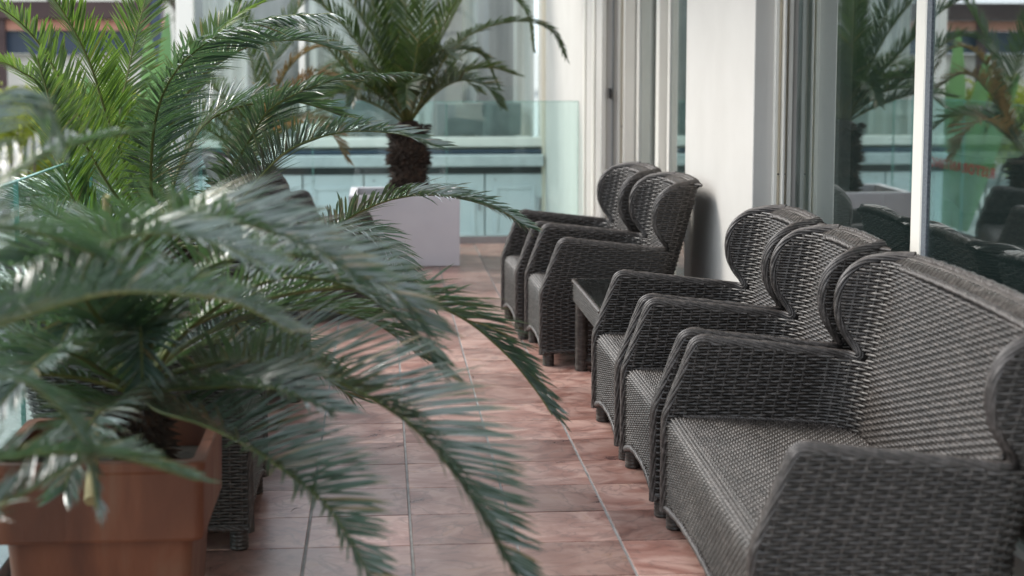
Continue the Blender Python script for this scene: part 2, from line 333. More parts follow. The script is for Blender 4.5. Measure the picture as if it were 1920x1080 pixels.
def weave_row(mb, ev, v, h, k, s0, s1, p, amp, bump, stake):
    """one weft strand over v±h/2 from s0 to s1, the stakes it crosses, and an added dark sheet for the shade in the gaps"""
    if s1-s0 < .006: return
    ds = p/4
    s = np.arange(math.ceil(s0/ds+.2), math.floor(s1/ds-.2)+1)*ds; s = np.r_[s0, s, s1]
    disp = amp*np.cos(pi*s/p+pi*k)
    jit = 1+0.16*math.sin(k*12.9898+s0*3)
    P0, N = ev(s, v-.5*h); P1, _ = ev(s, v); P2, _ = ev(s, v+.5*h)
    d = disp[:, None]*N
    E = .1
    G = np.stack([P0*(1-E)+P1*E+d-N*bump*.75, P1+d+N*bump*jit, P2*(1-E)+P1*E+d-N*bump*.75], 0)
    mb.grid(G if True else G[::-1])
    sb = np.r_[s[::4], s1]
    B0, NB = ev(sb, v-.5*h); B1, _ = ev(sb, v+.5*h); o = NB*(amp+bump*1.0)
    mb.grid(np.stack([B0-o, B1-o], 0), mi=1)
    j = np.arange(math.ceil((s0+.004)/p), math.floor((s1-.004)/p)+1)
    if len(j):
        hw = stake*.5
        cols = []
        for o_, q in ((-hw, 0.0), (0, .0016), (hw, 0.0)):
            A0, NA = ev(j*p+o_, v-.5*h); A1, _ = ev(j*p+o_, v+.5*h)
            cols.append((A0+NA*(q+.0004), A1+NA*(q+.0004)))
        V = np.stack([cols[0][0], cols[1][0], cols[2][0], cols[0][1], cols[1][1], cols[2][1]], 1)
        b = np.arange(len(j))[:, None]*6
        mb.add(V.reshape(-1, 3), np.concatenate([b+np.array([0, 1, 4, 3]), b+np.array([1, 2, 5, 4])]))
def rope(mb, path, R, r, nstr=4, pitch=.17, step=.009, seg=5, phase=0.0):
    path = resample(path, step); T = np.gradient(path, axis=0); T /= np.linalg.norm(T, axis=1, keepdims=True)
    U, S = frames(T); l = np.arange(len(path))*step
    for q in range(nstr):
        a = 2*pi*l/pitch+2*pi*q/nstr+phase; rr = R*(1+.12*np.sin(l*31+q*2.1))
        c = path+rr[:, None]*(np.cos(a)[:, None]*U+np.sin(a)[:, None]*S)
        mb.tube(c, r*(1+.1*np.sin(l*57+q)), seg)
def clip_iv(iv, lo, hi): return [(max(a, lo), min(b, hi)) for a, b in iv if min(b, hi)-max(a, lo) > .004]
H_ROW, P_ST = .0098, .035
def build_seat_furniture(name, w, label, cat, group):
    t = .042
    root = thing(name, label, cat, group=group)
    out, inn = Shell(w, .10, xr_out, 1), Shell(w-t, .15, xr_in, -1)
    top = lambda y: .862+CREST*(1-min(1, abs(y)/(w-.05))**2.2)
    def intervals(sh, z):
        if z <= .541: S = sh.S(float(xf(z)), z); return [(-S, S)]
        if z > .862:
            y = (w-.05)*max(0, 1-(z-.862)/CREST)**(1/2.2); return [(-min(y, sh.L1), min(y, sh.L1))]
        S = sh.S(float(xw(z)), z); iv = [(-S, S)]
        if z < .600:
            a, b = sh.S(float(xa(z)), z), sh.S(float(xf(z)), z)
            if a > S+.01: iv += [(a, b), (-b, -a)]
        return iv
    parts = {'backrest': MB(), 'armL': MB(), 'armR': MB()}
    for sh, z0, amp in ((out, .075, .004), (inn, .30, .004)):
        sc = sh.L1+sh.L2
        n = int((.9-z0)/H_ROW)
        for k in range(n):
            z = z0+(k+.5)*H_ROW; iv = intervals(sh, z)
            if sh is inn and z > .838: iv = [(a, -(sh.L1-.01)) for a, b in iv if a < -sh.L1]+[(sh.L1-.01, b) for a, b in iv if b > sh.L1]
            for a, b in clip_iv(iv, -sc, sc): weave_row(parts['backrest'], sh.ev, z, H_ROW, k, a, b, P_ST, amp, .004, .0075)
            for a, b in clip_iv(iv, sc, 9): weave_row(parts['armL'], sh.ev, z, H_ROW, k, a, b, P_ST, amp, .004, .0075)
            for a, b in clip_iv(iv, -9, -sc): weave_row(parts['armR'], sh.ev, z, H_ROW, k, a, b, P_ST, amp, .004, .0075)
    mid = Shell(w-t/2, .12, lambda z: (xr_out(z)+xr_in(z))/2, 1)
    # herringbone band that closes the top of the back
    tb = parts['backrest']
    sy = np.arange(-(w-.06), w-.06, .0165)
    for i, y in enumerate(sy):
        for side in (0, 1):
            q = np.linspace(0, 1, 5); yy = y+(q if side == 0 else -q+1)*.045-.022
            zt = np.array([top(float(np.clip(a, -w+.06, w-.06))) for a in yy])
            f = (q*.5 if side == 0 else .5+q*.5)
            x = xr_in(zt)*(1-f)+xr_out(zt)*f+.004
            zc = zt-.024*(1-f)+.010*np.sin(pi*f)-.004
            c = np.stack([x, yy, zc+.002*(i % 2)], -1)
            tb.tube(c, .0078, 5)
    G = []
    for y in np.linspace(-(w-.04), w-.04, 30):
        zt = top(y); f = np.linspace(-.02, 1.02, 6); G.append(np.stack([xr_in(zt)*(1-f)+xr_out(zt)*f, np.full(6, y), zt-.024*(1-f)-.010], -1))
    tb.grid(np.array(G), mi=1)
    for nm, key in (('backrest', 'backrest'), ('arm', 'armL'), ('arm', 'armR')):
        parts[key].build(nm, ['wicker', 'weave_gap_shade'], root, smooth=True)
    # woven front panel and seat, one profile that folds over the rounded front edge
    prof = np.array([(.004, .06), (.004, .30)]+[(.04-.036*cos(a), .325+.036*sin(a)) for a in np.linspace(0, pi/2, 6)]+[(.20, .355), (.62, .325)])
    pd = np.r_[0, np.cumsum(np.linalg.norm(np.diff(prof, axis=0), axis=1))]
    tang = np.gradient(prof, axis=0); tang /= np.linalg.norm(tang, axis=1, keepdims=True)
    def ev_seat(y, v):
        x = np.interp(v, pd, prof[:, 0]); z = np.interp(v, pd, prof[:, 1]); nx, nz = -np.interp(v, pd, tang[:, 1]), np.interp(v, pd, tang[:, 0])
        y = np.asarray(y, float); sag = -.006*np.cos(np.clip(y/(w), -1, 1)*pi/2)*np.clip((x-.1)/.2, 0, 1)
        return np.stack([np.full_like(y, x), y, z+sag], -1), np.broadcast_to(np.array([nx, 0, nz]), (*y.shape, 3))
    hw = w-t+.012; arch = lambda y: .068+.05*(1-(abs(y)/hw)**2.4)
    fp, st = MB(), MB(); hh = .0116; n = int(pd[-1]/hh)
    for k in range(n):
        v = (k+.5)*hh; z = np.interp(v, pd, prof[:, 1]); tgt = fp if v < pd[6] else st
        iv = [(-hw, hw)]
        if v < .12 and z < .118:
            y0 = hw*max(0, 1-(z-.068)/.05)**(1/2.4) if z > .068 else hw; iv = [(-hw, -y0), (y0, hw)]
        for a, b in iv: weave_row(tgt, ev_seat, v, hh, k, a, b, .0175, .0042, .0056, .0055)
    fp.build('front_panel', ['wicker', 'weave_gap_shade'], root, smooth=True)
    st.build('seat', ['wicker', 'weave_gap_shade'], root, smooth=True)
    # braided edges
    def edge_half(sg):
        pts = [(0, .055), (0, .2), (0, .345), (.012, .39), (.045, .478), (.078, .565), (.092, .593), (.12, .602)]
        pts += [(ARM0[0]+(ARM1[0]-ARM0[0])*f, ARM0[1]+(ARM1[1]-ARM0[1])*f+.004) for f in np.linspace(.14, .95, 8)]
        P = [(x, sg*(w-t/2), z) for x, z in pts]
        for z in WZ[1:]:
            s_ = mid.S(float(xw(z)), z); p, _ = mid.ev(np.array([sg*s_]), z); P.append(tuple(p[0]))
        return P
    br = MB()
    for sg in (-1, 1):
        P = edge_half(sg); P = catmull(P, 6)
        e = P[-1]; tail = []
        for f in np.linspace(.1, 1, 8):                              # runs on over the rounded rear corner
            y = sg*((abs(e[1]))*(1-f)+(w-.10)*f); tail.append((e[0]*(1-f)+(float(xr_out(.88))-.012)*f, y, e[2]*(1-f)+(top(y)+.004)*f))
        rope(br, np.vstack([P, tail]), .0118, .0062, 9, .5, phase=sg)
        # lower edge of the side wall
        rope(br, [(.0, sg*(w-.004), .07), (.3, sg*(w-.002), .078), (.6, sg*(w-.006), .07)], .006, .0065, 3, .08, step=.012)
        # welt where arm and seat meet
        rope(br, [(.05, sg*(w-t-.004), .362), (.3, sg*(w-t-.004), .352), (.53, sg*(w-t-.004), .338)], .004, .0055, 3, .08, step=.012)
    yy = np.linspace(-(w-.1), w-.1, 40)
    for xfun, dz, rr in ((xr_out, .0, .008), (xr_in, -.022, .006)):
        rope(br, [(float(xfun(top(y)))+(-.006 if xfun is xr_out else .002), y, top(y)+dz) for y in yy], rr, rr*.9, 3, .06, step=.008)
    rope(br, [(.002, y, arch(y)) for y in np.linspace(-hw, hw, 30)], .006, .0065, 3, .08, step=.012)
    br.build('braided_edge', 'braid', root, smooth=True)
    # wrapped feet
    for (fx, fy) in ((.03, 1), (.03, -1), (.57, 1), (.57, -1)):
        m = MB(); zz = np.linspace(0, .11, 30)
        prof_ = [(.001, 0)]+[(.026+.0035*abs(sin(z*pi/.012)), z) for z in zz]+[(.001, .11)]
        m.lathe(prof_, 14, (fx, fy*(w-.032))); m.build('foot', 'wicker', root, smooth=True)
    return root

ARM_GROUP, SOFA_GROUP = 'wicker armchairs on the terrace', 'wicker sofas on the terrace'
chair = build_seat_furniture('wicker_armchair', .35, 'grey wicker armchair right next to the wicker sofa in front, empty seat', 'armchair', ARM_GROUP)
sofa = build_seat_furniture('wicker_sofa', .73, 'wide grey wicker sofa at the front right with cushionless seat', 'sofa', SOFA_GROUP)
chair.location = (.875, 5.49, 0)
sofa.location = (.868, 4.33, 0); sofa.rotation_euler = (0, 0, radians(-1.7))
for loc, rz, lab in (((.868, 6.245, 0), 0, 'grey wicker armchair between the glass-topped table and the armchair beside the sofa'),
                     ((.762, 8.09, 0), radians(1), 'far grey wicker armchair just beyond the glass-topped table by the white pillar'),
                     ((.700, 8.83, 0), radians(2), 'farthest grey wicker armchair of the right row, nearest the glass end balustrade'),
                     ((-.405, 5.245, 0), pi, 'dark wicker armchair behind the terracotta pot, facing the windows'),
                     ((-.345, 7.36, 0), pi, 'wicker armchair on the street side half hidden behind the palm fronds')):
    c = copy_tree(chair); c.location = loc; c.rotation_euler = (0, 0, rz); c['label'] = lab
s2 = copy_tree(sofa); s2.location = (-.18, 9.9, 0); s2.rotation_euler = (0, 0, pi+radians(16)); s2['label'] = 'brown wicker sofa with its back to the street, left of the white planter'

def side_table(name, loc, lx, ly, label):
    root = thing(name, label, 'table', loc, group='glass-topped wicker tables')
    H = .43
    for sx in (0, 1):
        for sy in (0, 1):
            m = MB(); x, y = .035+sx*(lx-.07), .035+sy*(ly-.07); zz = np.linspace(0, H-.09, 70)
            m.lathe([(.001, 0)]+[(.028+.003*abs(sin(z*pi/.011)), z) for z in zz], 12, (x, y)); m.build('leg', 'wicker', root, smooth=True)
    def ring(z0, z1, nm):
        m = MB(); n = int((z1-z0)/.0115); loop = [(0, 0), (lx, 0), (lx, ly), (0, ly)]
        for i in range(4):
            a, b = np.array(loop[i], float), np.array(loop[(i+1) % 4], float); L = np.linalg.norm(b-a); d = (b-a)/L; nn = np.array([d[1], -d[0]])
            ev = lambda s, v, a=a, d=d, nn=nn: (np.concatenate([a+np.asarray(s)[..., None]*d, np.full((*np.shape(s), 1), v)], -1), np.broadcast_to(np.array([*nn, 0]), (*np.shape(s), 3)))
            for k in range(n): weave_row(m, ev, z0+(k+.5)*.0115, .0115, k, 0, L, .0175, .0034, .0042, .006)
        return m.build(nm, ['wicker', 'weave_gap_shade'], root, smooth=True)
    ring(H-.1, H-.006, 'apron')
    # woven end panels between the legs
    for sy, nn in ((.04, -1), (ly-.04, 1)):
        m = MB(); 
        for sgn in (1, -1):
            ev = lambda s, v, sgn=sgn, sy=sy: (np.stack([np.asarray(s, float), np.full(np.shape(s), sy+.006*sgn), np.full(np.shape(s), v)], -1), np.broadcast_to(np.array([0, sgn, 0.]), (*np.shape(s), 3)))
            for k in range(int((H-.1-.06)/.0115)): weave_row(m, ev, .06+(k+.5)*.0115, .0115, k, .06, lx-.06, .03, .003, .0034, .007)
        m.build('end_panel', ['wicker', 'weave_gap_shade'], root, smooth=True)
        m = MB(); xx = np.linspace(.05, lx-.05, 60); m.tube(np.stack([xx, np.full(60, sy), np.full(60, .045)], -1), .021+.003*np.abs(np.sin(xx*pi/.011)), 10); m.build('stretcher', 'wicker', root, smooth=True)
    fr = MB()
    for P in ([(0, 0), (lx, 0)], [(lx, 0), (lx, ly)], [(lx, ly), (0, ly)], [(0, ly), (0, 0)]): rope(fr, [(*P[0], H-.006), (*P[1], H-.006)], .005, .0065, 3, .05, step=.012)
    fr.build('braided_edge', 'braid', root, smooth=True)
    boxpart('table_base', 'wicker', root, (.012, lx-.012, .012, ly-.012, H-.02, H-.008))
    boxpart('glass_top', 'table_glass', root, (.010, lx-.010, .010, ly-.010, H-.003, H+.004), bev=.002)
    return root
side_table('side_table', (.905, 6.72, 0), .56, .95, 'wicker side table with glass top between the right-hand armchairs')
side_table('side_table', (-.97, 5.72, 0), .52, .60, 'low wicker table with glass top behind the terracotta-potted palm')

# ------------------------------------------------------------------ terrace floor
TX, TY = .321, .3345
XL, XW, XW2, XG, YEND = -1.08, 1.60, 1.56, 1.78, 12.88        # street balustrade, pillar face, door glass, end balustrade
fl = MB().box(XL-.16, 6.0, -2.2, YEND+.1, -.35, -.0035).build('terrace_floor', 'grout'); tag(fl, kind='structure')
tile_me = None
xs0, ys0 = .087-TX*3, 4.916-TY*5
ci = 0
for i in range(-1, 9):
    for j in range(-1, 33):
        x0, y0 = xs0+i*TX, ys0+j*TY
        if x0 < XL-.02-TX or y0 > YEND: continue
        x1, y1 = x0+TX, y0+TY
        full = True
        a0, a1, b1 = max(x0, XL+.0), min(x1, XG), min(y1, YEND)
        if a1-a0 < .02: continue
        if y0 < 3.2 and x0 > 1.0: continue
        g, gy = .0042, .0022
        if a0 > x0+1e-6 or a1 < x1-1e-6 or b1 < y1-1e-6:
            o = MB().box(a0+g-x0, a1-g-x0, gy, b1-y0-gy, -.009, 0, bev=.0016).build('floor_tile', 'tile', fl)
        elif tile_me is None:
            o = MB().box(g, TX-g, gy, TY-gy, -.009, 0, bev=.0016).build('floor_tile', 'tile', fl); tile_me = o.data
        else:
            o = bpy.data.objects.new('floor_tile', tile_me); COL.objects.link(o); o.parent = fl
        o.location = (x0, y0, random.uniform(-.0006, .0006)); o.rotation_euler = (random.uniform(-.0012, .0012), random.uniform(-.0012, .0012), 0); ci += 1

# ------------------------------------------------------------------ restaurant building (right side)
rb = thing('restaurant_building', 'ivory restaurant front with sliding glass doors and white pillars', 'building', (XW, 6.9, 0))
def rp(name, mat, dims, bev=0.0, parent=None):
    x0, x1, y0, y1, z0, z1 = dims; o = (XW, 6.9, 0)
    return MB().box(x0-o[0], x1-o[0], y0-o[1], y1-o[1], z0, z1, bev=bev).build(name, mat, parent or rb)
TOPZ = 2.95
rp('pillar', 'white_wall', (XW, XG+.25, 7.0, 8.58, -.001, TOPZ), .004)
rp('pillar', 'white_wall', (XW2, XG+.25, 11.52, 15.55, -.35, TOPZ), .004)
rp('unseen_ceiling', 'white_wall', (.45, 6.0, 3.0, 13.3, TOPZ, TOPZ+.25))  # unseen slab, its open edges set to shape the light on the terrace
rp('wall', 'ivory_paint', (XG-.05, XG+.13, -12.0, -1.51, -.3, TOPZ-.003))  # unseen, added behind the camera to cut the light from there
rp('threshold', 'white_paint', (XG-.06, XG+.12, -1.5, 7.0, -.004, .03))
rp('threshold', 'white_paint', (XG-.06, XG+.12, 8.58, 11.52, -.004, .03))
rp('header', 'ivory_paint', (XG-.07, XG+.13, -1.5, 7.0, 2.45, TOPZ-.002))
rp('header', 'ivory_paint', (XG-.07, XG+.13, 8.58, 11.52, 2.45, TOPZ-.002))
# jambs with tracks, facing the camera at the near end of each pillar
def jamb(y, XW_):
    q = (XG-XW_)/.21
    xs = [(XW_+a*q, XW_+b*q, d, m_) for a, b, d, m_ in ((.098, .118, .028, 'white_paint'), (.118, .134, .012, 'ivory_paint'), (.134, .150, .05, 'white_paint'), (.150, .166, .014, 'ivory_paint'), (.166, .190, .03, 'white_paint'))]
    for a, b, dep, mt in xs: rp('door_jamb', mt, (a, b-.0005, y-dep, y+.02, .002, 2.45), .003)
    for x in (XW_+.126*q, XW_+.158*q):
        m = MB(); m.tube([(x-XW, y-.0155-6.9, .972), (x-XW, y-.010-6.9, .972)], .0042, 8); m.build('screw_hole', 'black', rb)
jamb(6.998, XW); jamb(11.518, XW2)
jb = MB().box(1.600-XW, 1.612-XW, 11.46-6.9, 11.519-6.9, 1.17, 1.24, bev=.003).build('door_lock', 'black', rb)
rp('door_jamb', 'white_paint', (XW2-.012, XW2+.022, 11.50, 11.516, .002, 2.9), .003)
rp('door_jamb', 'grey_metal', (XW2+.064, XW2+.074, 11.498, 11.516, .002, 2.45), .002)
rp('door_jamb', 'white_paint', (XW2-.014, XW2-.002, 11.9, 12.02, .002, TOPZ-.01), .003)
rp('door_jamb', 'white_paint', (XW2-.012, XW2-.002, 12.45, 12.55, .002, TOPZ-.01), .003)
# sliding door leaves: stiles and panes
def pane(y0, y1, x=XG):
    return MB().box(x-XW, x+.008-XW, y0-6.9, y1-6.9, .11, 2.42).build('glass_pane', 'window_glass', rb)
def stile(y0, y1, x0=XG-.01, x1=XG+.03): return rp('door_stile', 'white_paint', (x0, x1, y0, y1, .03, 2.45), .004)
pane(5.38, 6.97); pane(2.6, 5.235); pane(-.1, 2.5)
stile(5.286, 5.385); stile(2.5, 2.6)
rp('brush_strip', 'brush_strip', (XG-.006, XG+.012, 5.238, 5.284, .03, 2.45))
for a, b in ((5.385, 6.98), (2.6, 5.215), (-.1, 2.5)):
    rp('door_rail', 'white_paint', (XG-.03, XG+.04, a+.001, b-.001, .031, .11), .003)
pane(8.5, 10.05); pane(10.25, 11.25)
stile(10.05, 10.12); stile(10.135, 10.25, XG-.06, XG+.03); stile(11.25, 11.36); stile(11.375, 11.45, XG-.09, XG-.01)
for a, b in ((8.44, 10.05), (10.25, 11.25)): rp('door_rail', 'white_paint', (XG-.03, XG+.04, a+.001, b-.001, .031, .11), .003)
# room behind the doors
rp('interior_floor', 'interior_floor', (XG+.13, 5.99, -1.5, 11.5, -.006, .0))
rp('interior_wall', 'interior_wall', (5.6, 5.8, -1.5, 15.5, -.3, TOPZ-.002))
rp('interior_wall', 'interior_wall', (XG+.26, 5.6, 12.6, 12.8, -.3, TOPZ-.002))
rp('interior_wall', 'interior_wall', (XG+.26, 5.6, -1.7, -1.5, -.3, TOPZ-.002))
def lounge(loc, rz, L, label):
    t_ = thing('lounge_sofa', label, 'sofa', loc, rz, 'black lounge sofas indoors')
    boxpart('seat', 'black_leather', t_, (-L/2, L/2, -.42, .30, .06, .42), .04); boxpart('backrest', 'black_leather', t_, (-L/2, L/2, .302, .48, .06, .80), .05)
    for s in (-1, 1): boxpart('arm', 'black_leather', t_, (s*L/2-.09+s*.092, s*L/2+.09+s*.092, -.42, .48, .06, .6), .04)
    return t_
lounge((3.15, 8.2, 0), radians(80), 1.5, 'black leather sofa indoors behind the sliding door glass')
lounge((3.6, 6.1, 0), radians(100), 1.3, 'nearer black lounge seat inside the restaurant room')
dk = thing('serving_counter', 'pale serving counter inside the dark restaurant room', 'counter', (3.7, 9.9, 0))
boxpart('counter_body', 'interior_wall', dk, (-.3, .3, -.8, .8, 0, .9), .01); boxpart('counter_top', 'white_paint', dk, (-.34, .34, -.84, .84, .9, .94), .008)

# ------------------------------------------------------------------ glass balustrades
def balustrade(name, label, a, b, cuts, h=1.105):
    root = thing(name, label, 'balustrade', (a[0], a[1], 0), group='glass balustrades round the terrace')
    a, b = Vector((*a, 0)), Vector((*b, 0)); d = (b-a).normalized(); L = (b-a).length; root.rotation_euler = (0, 0, atan2(d.y, d.x))
    cs = [0]+cuts+[L]
    for i in range(len(cs)-1):
        p0, p1 = cs[i]+.006, cs[i+1]-.006
        p = boxpart('glass_panel', 'teal_glass', root, (p0, p1, -.006, .006, .03, h))
        boxpart('polished_edge', 'glass_edge', p, (p0, p1, -.0062, .0062, h+.0002, h+.004))
        boxpart('polished_edge', 'glass_edge', p, (p0-.003, p0-.0002, -.0062, .0062, .03, h)); boxpart('polished_edge', 'glass_edge', p, (p1+.0002, p1+.003, -.0062, .0062, .03, h))
    boxpart('base_channel', 'steel', root, (0, L, -.03, .03, -.004, .055), .003)
    return root
balustrade('glass_balustrade', 'teal glass balustrade across the far end of the terrace', (XL, YEND), (XW2-.004, YEND), [.565, 1.60])
lb = balustrade('glass_balustrade', 'long glass balustrade along the street side behind the palms', (XL-.02, 1.2), (XL-.02, 14.2), [1.3*i for i in range(1, 10)])
# lettering on the street balustrade, read from the terrace
cu = bpy.data.curves.new('lettering', 'FONT'); cu.body = 'RISTORANTINO'; cu.size = .115; cu.extrude = .0008; cu.offset = .003; cu.space_character = 1.25; cu.align_x = 'CENTER'
tmp = bpy.data.objects.new('lettering_tmp', cu); COL.objects.link(tmp)
me = bpy.data.meshes.new_from_object(tmp.evaluated_get(bpy.context.evaluated_depsgraph_get())); bpy.data.objects.remove(tmp)
me_len = max(v.co.x for v in me.vertices)-min(v.co.x for v in me.vertices)
me.materials.clear(); me.materials.append(M['letter_red'])
lt = bpy.data.objects.new('lettering', me); COL.objects.link(lt); lt.parent = lb
lt.location = (12.95-1.2, -.0085, at(1800, 322, 12.95).z); lt.rotation_euler = (radians(90), 0, 0); lt.scale = (1.5/me_len, .95, 1)

# ------------------------------------------------------------------ far facade beyond the end balustrade
YF = 15.56
fbx = thing('annex_building', 'ivory annex with big windows above white cupboards beyond the end balustrade', 'building', (0, YF, -.35))
def fp_(name, mat, x0, x1, y0, y1, z0, z1, bev=0.0, parent=None): return MB().box(x0, x1, y0-YF, y1-YF, z0+.35, z1+.35, bev=bev).build(name, mat, parent or fbx)
fx0, fx1 = -1.86, XW2-.003
def zpix(y): return CH-(y-95)*YF/F*1.0
fp_('wall', 'ivory_paint', fx0, fx1, YF+.12, YF+.3, -.35, .60)
fp_('wall', 'ivory_paint', fx0, fx1, YF+.12, YF+.3, 2.7, 3.4)
wf = MB()
for x in (fx0, -.74, fx1-.05):                      # window posts
    fp_('window_post', 'white_paint', x, x+.055 if x > fx0 else x+.16, YF, YF+.14, .60, 2.72, .005)
fp_('window_sill', 'white_paint', fx0, fx1, YF-.02, YF+.119, .60, .69, .006)
for x0, x1 in ((fx0+.16, -.74), (-.685, fx1-.05)):
    p = fp_('window_pane', 'annex_glass', x0, x1, YF+.06, YF+.068, .69, 2.72)
for c0, c1 in ((-1.66, -1.25), (-.66, -.2), (.28, .52), (.80, .95), (1.3, 1.5)):
    cg = MB(); xx = np.linspace(c0, c1, 60); G = np.stack([np.stack([xx, .5+.03*np.sin(xx*46)+.02*np.sin(xx*23+1), np.full(60, z+.35)], -1) for z in (.62, 3.0)], 0); cg.grid(G)
    cg.build('curtain', 'curtain', fbx, smooth=True)
fp_('room_wall', 'room_grey', fx0, fx1, YF+1.6, YF+1.7, .3, 3.0)
for (x0, x1, z0, z1) in ((.55, 1.35, .70, 1.0), (-.45, -.05, .72, 1.15)): fp_('table_inside', 'grey_metal', x0, x1, YF+.2, YF+.42, z0, z1)
fp_('ledge_strip', 'navy', fx0, fx1-.02, YF-.04, YF+.118, .535, .575, .004)
fp_('stone_ledge', 'ledge', fx0, fx1-.02, YF-.13, YF+.118, .42, .53, .01)
fp_('black_band', 'black', fx0, fx1-.02, YF-.02, YF+.118, .345, .418)
n_d = 6; dw = (fx1-fx0)/n_d
for i in range(n_d):
    a = fx0+i*dw
    d = fp_('cupboard_door', 'cupboard', a+.006, a+dw-.006, YF-.02, YF+.119, -.33, .342, .004)
    for (p0, p1, z0, z1) in ((a+.09, a+dw-.09, .20, .235), (a+.09, a+dw-.09, -.25, -.215), (a+.09, a+.125, -.214, .199), (a+dw-.125, a+dw-.09, -.214, .199)):
        fp_('moulding', 'cupboard', p0, p1, YF-.034, YF-.0205, z0, z1, .003, d)
    fp_('handle', 'steel', a+dw-.06, a+dw-.045, YF-.05, YF-.0205, .0, .12, .003, d)
    fp_('knob', 'steel', a+.09, a+.105, YF-.035, YF-.0205, .28, .295, .003, d)
fp_('corner_post', 'ivory_paint', fx1-.03, fx1+.02, YF-.05, YF+.1, -.35, 3.0)

# ------------------------------------------------------------------ street, ground and what stands beyond
GZ = -.35
gr = MB(); gr.grid(np.array([[(-900, -900, GZ-.12), (900, -900, GZ-.12)], [(-900, 900, GZ-.12), (900, 900, GZ-.12)]], float)); tag(gr.build('ground', 'pavement'), kind='structure')
rd = MB(); rd.grid(np.array([[(-11.5, -60, GZ-.116), (-4.6, -60, GZ-.116)], [(-11.5, 200, GZ-.116), (-4.6, 200, GZ-.116)]], float)); tag(rd.build('road', 'asphalt'), kind='structure')
tag(MB().box(-4.4, -1.24, -40, 120, GZ-.12, GZ).build('pavement', 'pavement'), kind='structure')
tag(MB().box(-4.6, -4.402, -40, 120, GZ-.12, GZ+.004, bev=.01).build('kerb', 'kerb'), kind='structure')
tag(MB().box(-14.0, -11.502, -40, 120, GZ-.12, GZ).build('pavement', 'pavement'), kind='structure')
gg = MB(); gg.grid(np.array([[(-60, -40, GZ-.02), (-14.2, -40, GZ-.02)], [(-60, 120, GZ-.02), (-14.2, 120, GZ-.02)]], float)); tag(gg.build('lawn', 'grass'), kind='structure')
tag(MB().box(-14.25, -14.0, -40, 120, GZ-.12, GZ+.45, bev=.02).build('garden_wall', 'kerb'), 'low pale stone wall along the far pavement', 'wall')
# railing on the far side
rl = thing('park_railing', 'dark metal railing on the low wall across the street', 'railing', (-14.12, 10, GZ+.45))
for z in (.12, .95): boxpart('rail', 'black', rl, (-.02, .02, -20, 60, z, z+.04))
bar = None
for i in range(180):
    if bar is None: bar = boxpart('bar', 'black', rl, (-.012, .012, -.012, .012, 0, 1.05))
    else:
        b = bpy.data.objects.new('bar', bar.data); COL.objects.link(b); b.parent = rl; b.location = (0, -10+i*.22, 0)
bar.location = (0, -10, 0)
# round blue sign on a pole
sp = thing('road_sign', 'round blue road sign on a grey pole beside the street', 'sign', (-5.0, 26.0, GZ))
m = MB(); m.lathe([(.001, 0), (.05, 0), (.05, 3.3), (.001, 3.3)], 14); m.build('pole', 'grey_metal', sp, smooth=True)
m = MB(); a = np.linspace(0, 2*pi, 33)[:-1]
G = np.stack([np.stack([r*np.cos(a), np.full(32, y), 1.85+r*np.sin(a)], -1) for r, y in ((.001, -.075), (.29, -.075), (.30, -.07), (.30, -.055), (.001, -.055))], 0); m.grid(G, wrap=True); m.build('sign_face', 'sign_blue', sp, smooth=False)
m = MB(); m.box(-.03, .03, -.079, -.0755, 1.68, 2.0); m.build('arrow', 'white_paint', sp)
for k, y in enumerate((14.5, 18.5, 22.5)):
    m = MB(); m.lathe([(.001, 0), (.06, 0), (.06, .78), (.045, .83), (.001, .84)], 12); o = m.build('bollard', 'grey_metal', None, smooth=True); o.location = (-4.1, y, GZ)
    tag(o, ('nearest', 'middle', 'farthest')[k]+' of three grey steel bollards along the kerb', 'bollard', 'bollards along the kerb')

# trees across the street
def leaf_cloud(n, R, c, size, squash=.8, clumps=26):
    cc = rng.normal(size=(clumps, 3)); cc /= np.linalg.norm(cc, axis=1, keepdims=True); cc *= (R*rng.uniform(.35, 1, (clumps, 1))); cc[:, 2] *= squash
    i = rng.integers(0, clumps, n); p = cc[i]+rng.normal(size=(n, 3))*R*.2+np.array(c)
    d = rng.normal(size=(n, 3)); d /= np.linalg.norm(d, axis=1, keepdims=True); e = np.cross(d, rng.normal(size=(n, 3))); e /= np.linalg.norm(e, axis=1, keepdims=True)
    s = size*rng.uniform(.6, 1.4, (n, 1)); V = np.stack([p-d*s, p+e*s*.45, p+d*s, p-e*s*.45], 1)
    return V.reshape(-1, 3), np.arange(n*4).reshape(-1, 4)
tree0 = None
def tree(loc, sc, rz, label):
    global tree0
    if tree0 is None:
        tree0 = thing('street_tree', label, 'tree', group='trees across the street')
        m = MB(); m.tube([(0, 0, 0), (.03, .02, .8), (-.03, .04, 1.8), (.05, 0, 2.8), (.0, .05, 4.2)], [.24, .18, .16, .14, .08], 10)
        for k in range(7):
            az = k*2.4; z = 2.3+.25*k; m.tube([(0, 0, z), (.5*cos(az), .5*sin(az), z+.5), (1.3*cos(az), 1.3*sin(az), z+1.2)], [.08, .05, .02], 6)
        m.build('trunk', 'bark', tree0, smooth=True)
        V, Q = leaf_cloud(6500, 2.0, (0, 0, 4.3), .11); c = MB().add(V, Q).build('crown', 'tree_leaf', tree0)
        t_ = tree0
    else: t_ = copy_tree(tree0)
    t_.location = loc; t_.rotation_euler = (0, 0, rz); t_.scale = (sc, sc, sc*1.05); t_['label'] = label
tree((-9.9+.0-2.6, 33, GZ), 1.1, .3, 'street tree with thick trunk opposite the blue road sign')
tree((-15.5, 24, GZ), 1.0, 1.4, 'street tree behind the railing, nearest of the row')
tree((-16.5, 40, GZ), 1.25, 2.6, 'tall street tree behind the railing, beyond the blue sign')
tree((-19, 31, GZ), 1.2, 3.9, 'bushy tree standing deepest in the park lawn')
